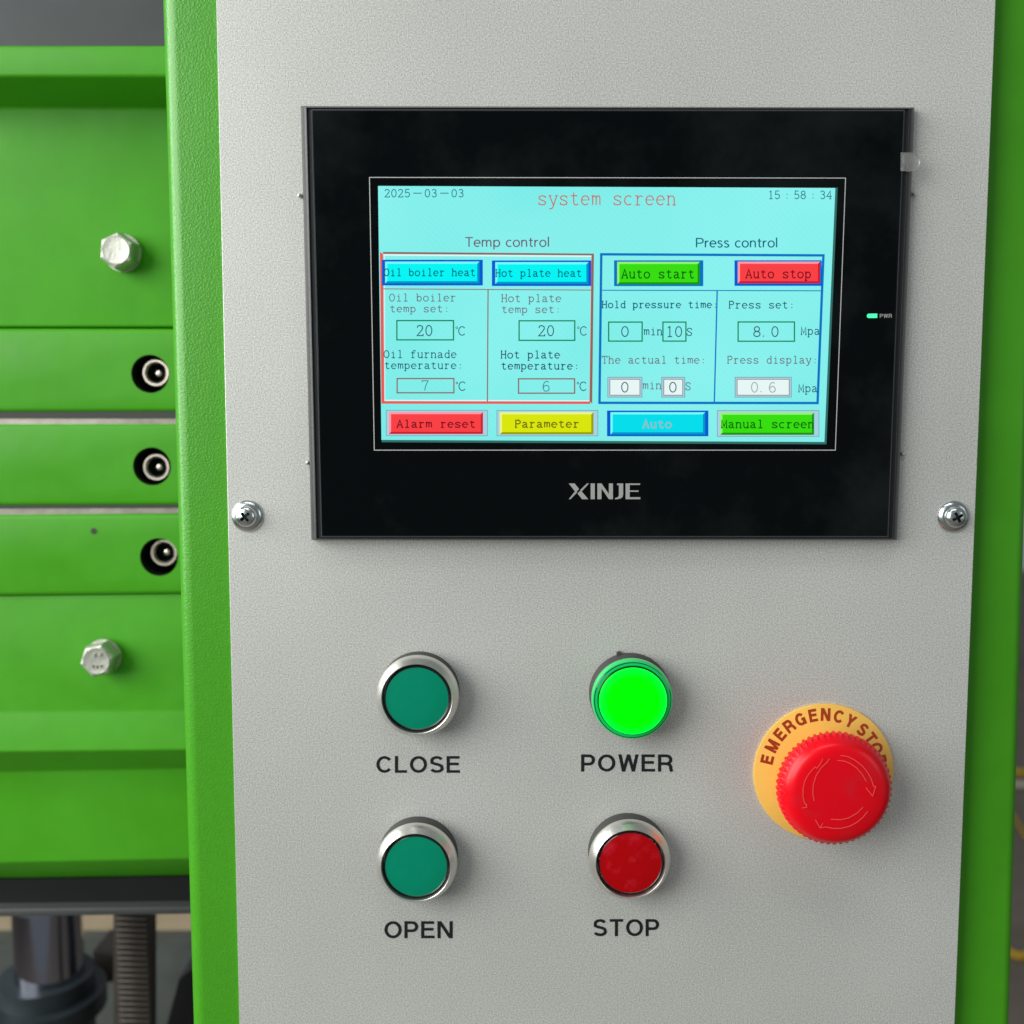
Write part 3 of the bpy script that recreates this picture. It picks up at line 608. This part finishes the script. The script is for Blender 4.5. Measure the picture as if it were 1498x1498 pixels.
# ================================================================== PRESS ON THE LEFT
UL, UR = -90, 400
def hz(y_at0, y_at260):           # image line running across the press
    k = (y_at260-y_at0)/260; return lambda u: y_at0+k*u
def sweep(name, rows, m, label, cat, back=.05, bevel=0, mats=None):
    """rows: (y at u=0, y at u=260, depth h, material index of the strip below); closed to the back"""
    u0, u1 = UL, UR; A = []; B = []
    for r in rows:
        f = hz(r[0], r[1]); A.append(P(u0, f(u0), r[2])); B.append(P(u1, f(u1), r[2]))
    yb = max(p.y for p in A)+back
    for Q in (A, B): Q.append(Vector((Q[0].x, yb, Q[-1].z))); Q.append(Vector((Q[0].x, yb, Q[0].z)))
    n = len(A); og = (A[0]+B[0])/2
    fs = [(i, (i+1) % n, (i+1) % n+n, i+n) for i in range(n)] + [tuple(range(n-1, -1, -1)), tuple(range(n, 2*n))]
    o = obj(name, A+B, fs, m, loc=(A[n//2 if n < 4 else 1]+B[1])/2)
    fixn(o)
    if bevel:
        bm = bmesh.new(); bm.from_mesh(o.data)
        bmesh.ops.bevel(bm, geom=[e_ for e_ in bm.edges if abs((e_.verts[0].co-e_.verts[1].co).normalized().x) > .9], offset=bevel, segments=3, affect='EDGES', profile=.5)
        bm.to_mesh(o.data); bm.free()
        o.data.polygons.foreach_set('use_smooth', [True]*len(o.data.polygons)); o.data.set_sharp_from_angle(angle=math.radians(50))
    return tag(o, label, cat) if label else o
sweep('cover_sheet', [(-120, -120, -.115), (69, 69, -.115)], M['dark_panel'], 'dark grey sheet at the top left above the green press beam', 'cover sheet')
sweep('upper_beam', [(66, 66, -.078), (112, 112, -.078), (157, 158, -.104), (478.5, 478.5, -.104)], M['green'], 'thick green upper press beam with a projecting top ledge and one hex bolt', 'beam', bevel=.0012)
pl = []
for rows, lab in ((((480, 480.5), (603.5, 603)), 'uppermost of the three green press platens, just below the upper beam'),
                  (((619.5, 619), (741, 740)), 'middle green press platen between two bare steel strips'),
                  (((752, 751), (872.5, 869.5)), 'lowest green press platen, with a small dent left of its screw')):
    o = sweep('press_platen', [(*rows[0], -.102), (*rows[1], -.102)], [M['green'], M['hole']], lab, 'press platen', bevel=.0022)
    o['group'] = 'green press platens'; pl.append(o)
for (y0, y1), (y2, y3), lab in (((603, 602.5), (612.5, 612), 0), ((741, 740), (746, 744.5), 0)):
    pass
for a, b, c_, lab in (((603.5, 603), (612.3, 612.2), (619.5, 618.6), 'grey strip with bright steel edge under the uppermost platen'),
                      ((740.5, 739.5), (744, 743), (750, 748), 'thin grey strip with bright steel edge under the middle platen')):
    t = thing('spacer_plate', lab, 'spacer plate', P(150, a[0], -.106), 'spacer strips between the platens')
    for nm, r0, r1, hh, mm in (('insulating_layer', (a[0]-1, a[1]-1), b, -.1026, 'gap_dark'), ('steel_edge', b, (c_[0]+3, c_[1]+3), -.1030, 'gap_metal')):
        f0, f1 = hz(*r0), hz(*r1)
        prism(nm, [(UL, f0(UL)), (UR, f0(UR)), (UR, f1(UR)), (UL, f1(UL))], hh-.05, hh, M[mm], t)
sweep('lower_beam', [(871.5, 868.5, -.104), (1041.5, 1039, -.104), (1100, 1097, -.100), (1129, 1124, -.114), (1262, 1256.5, -.114), (1287, 1283, -.127)], M['green'], 'green lower press beam with stepped ledge and one hex bolt', 'beam', bevel=.0009)
t = thing('base_beam', 'black steel beam under the green lower beam', 'beam', P(150, 1330, -.1))
prism('web', [(UL, 1288), (UR, 1280), (UR, 1327), (UL, 1333)], -.18, -.124, M['black_beam'], t)
prism('lip', [(UL, 1331), (UR, 1325), (UR, 1336), (UL, 1343)], -.18, -.118, M['black_lip'], t, bevel=.0008)
# hex bolts
def hex_bolt(u, v, r, h, rot, label, marks=False):
    c = P(u, v, h); t = thing('hex_bolt', label, 'bolt', (c.x, -(h-.009), c.z), 'hex bolts on the green beams')
    H_ = h*1000
    lathe('washer', u, v, h, [(r*.92, H_-9), (r*1.0, H_-8.7), (r*1.0, H_-7.6), (r*.6, H_-7.5)], M['bolt'], t, n=40)
    o = lathe('hex_head', u, v, h, [(r, H_-7.8), (r, H_-1.6), (r*.9, H_-.3), (r*.8, H_), (0, H_)], M['bolt'], t, n=6, ang0=rot, smooth=False)
    lathe('head_face', u, v, h, [(r*.76, H_), (r*.72, H_+.35), (r*.6, H_+.2), (0, H_+.2)], M['bolt'], t, n=32)
    if marks:
        for k, (dx, dy) in enumerate(((-4, -8), (5, -9), (-7, 8), (-1, 9), (5, 8))):
            prism('raised_mark', [(u+dx-1.6, v+dy-2.2), (u+dx+1.6, v+dy-2.6), (u+dx+1.4, v+dy+2.2), (u+dx-1.4, v+dy+2.4)], h, h+.0009, M['bolt'], t)
hex_bolt(169.5, 366, 27.5, -.093, math.radians(24), 'plain hex bolt head on the green upper beam')
hex_bolt(141, 967, 26.5, -.093, math.radians(12), 'hex bolt head with raised marks on the green lower beam', True)
# counterbored cap screws
for o, hu, hv, su, sv, lab in ((pl[0], 219.6, 547, 227.8, 545.4, 'socket cap screw sunk in the uppermost green platen'),
                               (pl[1], 222.3, 682.3, 228.6, 683.4, 'socket cap screw sunk in the middle green platen'),
                               (pl[2], 232.5, 815, 239.8, 808.6, 'socket cap screw sunk high in its hole in the lowest platen')):
    c = P(hu, hv, -.102); s = SC(hu, hv, -.102)
    vs, n = [], 48
    for y in (.09, .125):
        for i in range(n): vs.append((c.x+27.8*s*math.cos(2*math.pi*i/n), y, c.z+27.8*s*math.sin(2*math.pi*i/n)))
    cut = obj('cutter', vs, [tuple(range(n)), tuple(range(2*n-1, n-1, -1))]+[(i+n, (i+1) % n+n, (i+1) % n, i) for i in range(n)], M['hole']); fixn(cut)
    boolean(o, [cut])
    h = -.1062; cc = P(su, sv, h)
    t = thing('cap_screw', lab, 'screw', (cc.x, .125, cc.z), 'socket cap screws in the platens')
    lathe('head', su, sv, h, [(20.3, -124.5), (21, -107.4), (20.4, -106.6), (18.8, -106.1), (16.2, -106.1), (13.8, -107.0)], M['screw'], t, n=48, cap=False)
    lathe('socket', su, sv, h, [(13.9, -107.2), (13, -113), (5, -114.5), (0, -114.8)], M['socket'], t, n=6, smooth=False)
    lathe('socket_centre', su+1, sv+.5, h, [(7.5, -114.2), (6.8, -110.6), (4, -109.2), (0, -108.8)], M['screw'], t, n=20)
obj('dent', [P(137+math.cos(a)*r, 777+math.sin(a)*r, -.10185) for r in (1, 4.6) for a in [i*math.pi/6 for i in range(12)]], [tuple(range(11, -1, -1))]+[(i, (i+1) % 12, (i+1) % 12+12, i+12) for i in range(12)], M['gap_dark'], pl[2])

# below the press: rods, cylinder, rack, crossbar
HR = -.26
def vcyl(name, u0, u1, v0, v1, h, m, parent=None, n=40, **k):
    a = P(u0, v0, h); b = P(u1, v0, h); cx = (a.x+b.x)/2; R = (b.x-a.x)/2; zt = a.z; zb = P(u0, v1, h).z; cy = -h+R*.0
    vs = [(cx+R*math.cos(2*math.pi*i/n), cy+R*math.sin(2*math.pi*i/n), z) for z in (zt, zb) for i in range(n)]
    o = obj(name, vs, [(i, i+n, (i+1) % n+n, (i+1) % n) for i in range(n)]+[tuple(range(n)), tuple(range(2*n-1, n-1, -1))], m, parent, 'auto', **k); fixn(o); return o
o = vcyl('piston_rod', 21, 116, 1320, 1432, HR, M['chrome'], n=64, loc=P(68, 1426, HR)); tag(o, 'thick polished chrome piston rod rising from the dark cylinder', 'piston rod')
a = P(68, 1424, HR)
t = thing('hydraulic_cylinder', 'dark iron hydraulic cylinder below the chrome piston rod', 'cylinder', (a.x, a.y, a.z-.08))
vcyl('gland', 2, 134, 1424, 1450, HR, M['cyl'], t); vcyl('flange', -26, 150, 1450, 1476, HR, M['cyl'], t); vcyl('barrel', -10, 134, 1476, 1640, HR, M['cyl'], t)
cyc = P(62, 1440, HR)
for k in range(6):
    an = math.radians(200+k*48); zz = P(62, 1450, HR).z; R_ = .0185
    vs = []
    for z_ in (zz-.001, zz+.004):
        for i in range(6): vs.append((cyc.x+R_*math.cos(an)+.0028*math.cos(i*math.pi/3), -HR+R_*math.sin(an)+.0028*math.sin(i*math.pi/3), z_))
    o = obj('flange_bolt', vs, [tuple(range(5, -1, -1)), tuple(range(6, 12))]+[(i, (i+1) % 6, (i+1) % 6+6, i+6) for i in range(6)], M['bolt'], t)
t = thing('toothed_rack', 'grey toothed rack standing right of the dark cylinder', 'rack', P(191, 1640, -.2))
prism('rail', [(166, 1322), (216, 1322), (216, 1640), (166, 1640)], -.22, -.206, M['rack'], t)
z = 1326; tm = None
while z < 1600:
    if tm is None:
        p0 = prism('tooth', [(168, z), (214, z), (214, z+4.3), (168, z+4.3)], -.206, -.2005, M['rack'], t, bevel=.0004, seg=1); z0 = P(190, z, -.2005).z; tm = p0
    else:
        c2 = tm.copy(); COL.objects.link(c2); c2.parent = t; c2.location.z = P(190, z, -.2005).z - z0
    z += 8.35
o = prism('crossbar', [(-120, 1318), (330, 1310), (330, 1384), (-120, 1388)], -.44, -.42, M['beige'], loc=P(130, 1384, -.42)); tag(o, 'pale beige crossbar behind the chrome rod and the rack', 'crossbar')
t = thing('machine_frame', 'dull dark grey machine frame behind the rack and cylinder', 'machine frame', P(130, 1640, -.4))
prism('back_plate', [(-160, 1380), (330, 1380), (330, 1680), (-160, 1680)], -.43, -.40, M['dull'], t)
prism('bracket', [(136, 1392), (166, 1398), (166, 1436), (138, 1440)], -.33, -.30, M['rack'], t)
prism('gusset', [(262, 1432), (330, 1380), (330, 1620), (228, 1560)], -.29, -.25, M['black_beam'], t)

# ================================================================== FLOOR CLUTTER SEEN PAST THE RIGHT EDGE
def tube(name, pts, r, m, **k):
    n = 10; vs, fs = [], []
    for i, p in enumerate(pts):
        d = (Vector(pts[min(i+1, len(pts)-1)])-Vector(pts[max(i-1, 0)])).normalized(); s_ = d.cross(Vector((0, 0, 1))).normalized(); t_ = s_.cross(d)
        for j in range(n): a = 2*math.pi*j/n; vs.append(Vector(p)+s_*r*math.cos(a)+t_*r*math.sin(a))
    for i in range(len(pts)-1):
        for j in range(n): fs.append((i*n+j, i*n+(j+1) % n, (i+1)*n+(j+1) % n, (i+1)*n+j))
    o = obj(name, vs, fs, m, smooth=True, **k); fixn(o); return o
def sm(pts, k=6):
    out_ = []
    for i in range(len(pts)-1):
        p0, p1, p2, p3 = pts[max(i-1, 0)], pts[i], pts[i+1], pts[min(i+2, len(pts)-1)]
        for j in range(k):
            t_ = j/k; out_.append(.5*((2*p1)+(p2-p0)*t_+(2*p0-5*p1+4*p2-p3)*t_**2+(3*p1-p0-3*p2+p3)*t_**3))
    return out_+[pts[-1]]
t1 = tube('cable', sm([FL(1470, 1126, .01), FL(1500, 1130, .01), FL(1540, 1120, .01), FL(1620, 1135, .01)]), .011, M['cable'], loc=FL(1500, 1130)); tag(t1, 'far yellow cable on the floor past the right edge of the cabinet', 'cable', 'yellow cables on the floor')
t1 = tube('cable', sm([FL(1460, 1380, .008), FL(1488, 1398, .008), FL(1520, 1395, .008), FL(1600, 1410, .008)]), .0075, M['cable'], loc=FL(1490, 1400)); tag(t1, 'near yellow cable on the floor at the lower right edge', 'cable', 'yellow cables on the floor')
t1 = tube('cable', sm([FL(1480, 1190, .008), FL(1494, 1212, .008), FL(1510, 1226, .008), FL(1600, 1240, .008)]), .005, M['cable'], loc=FL(1490, 1210)); tag(t1, 'thin yellow cable curving on the floor between the other two cables', 'cable', 'yellow cables on the floor')
t1 = tube('pipe', sm([FL(1470, 1147, .012), FL(1600, 1152, .012)]), .011, M['white'], loc=FL(1500, 1148)); tag(t1, 'white pipe lying beside the far yellow cable', 'pipe')
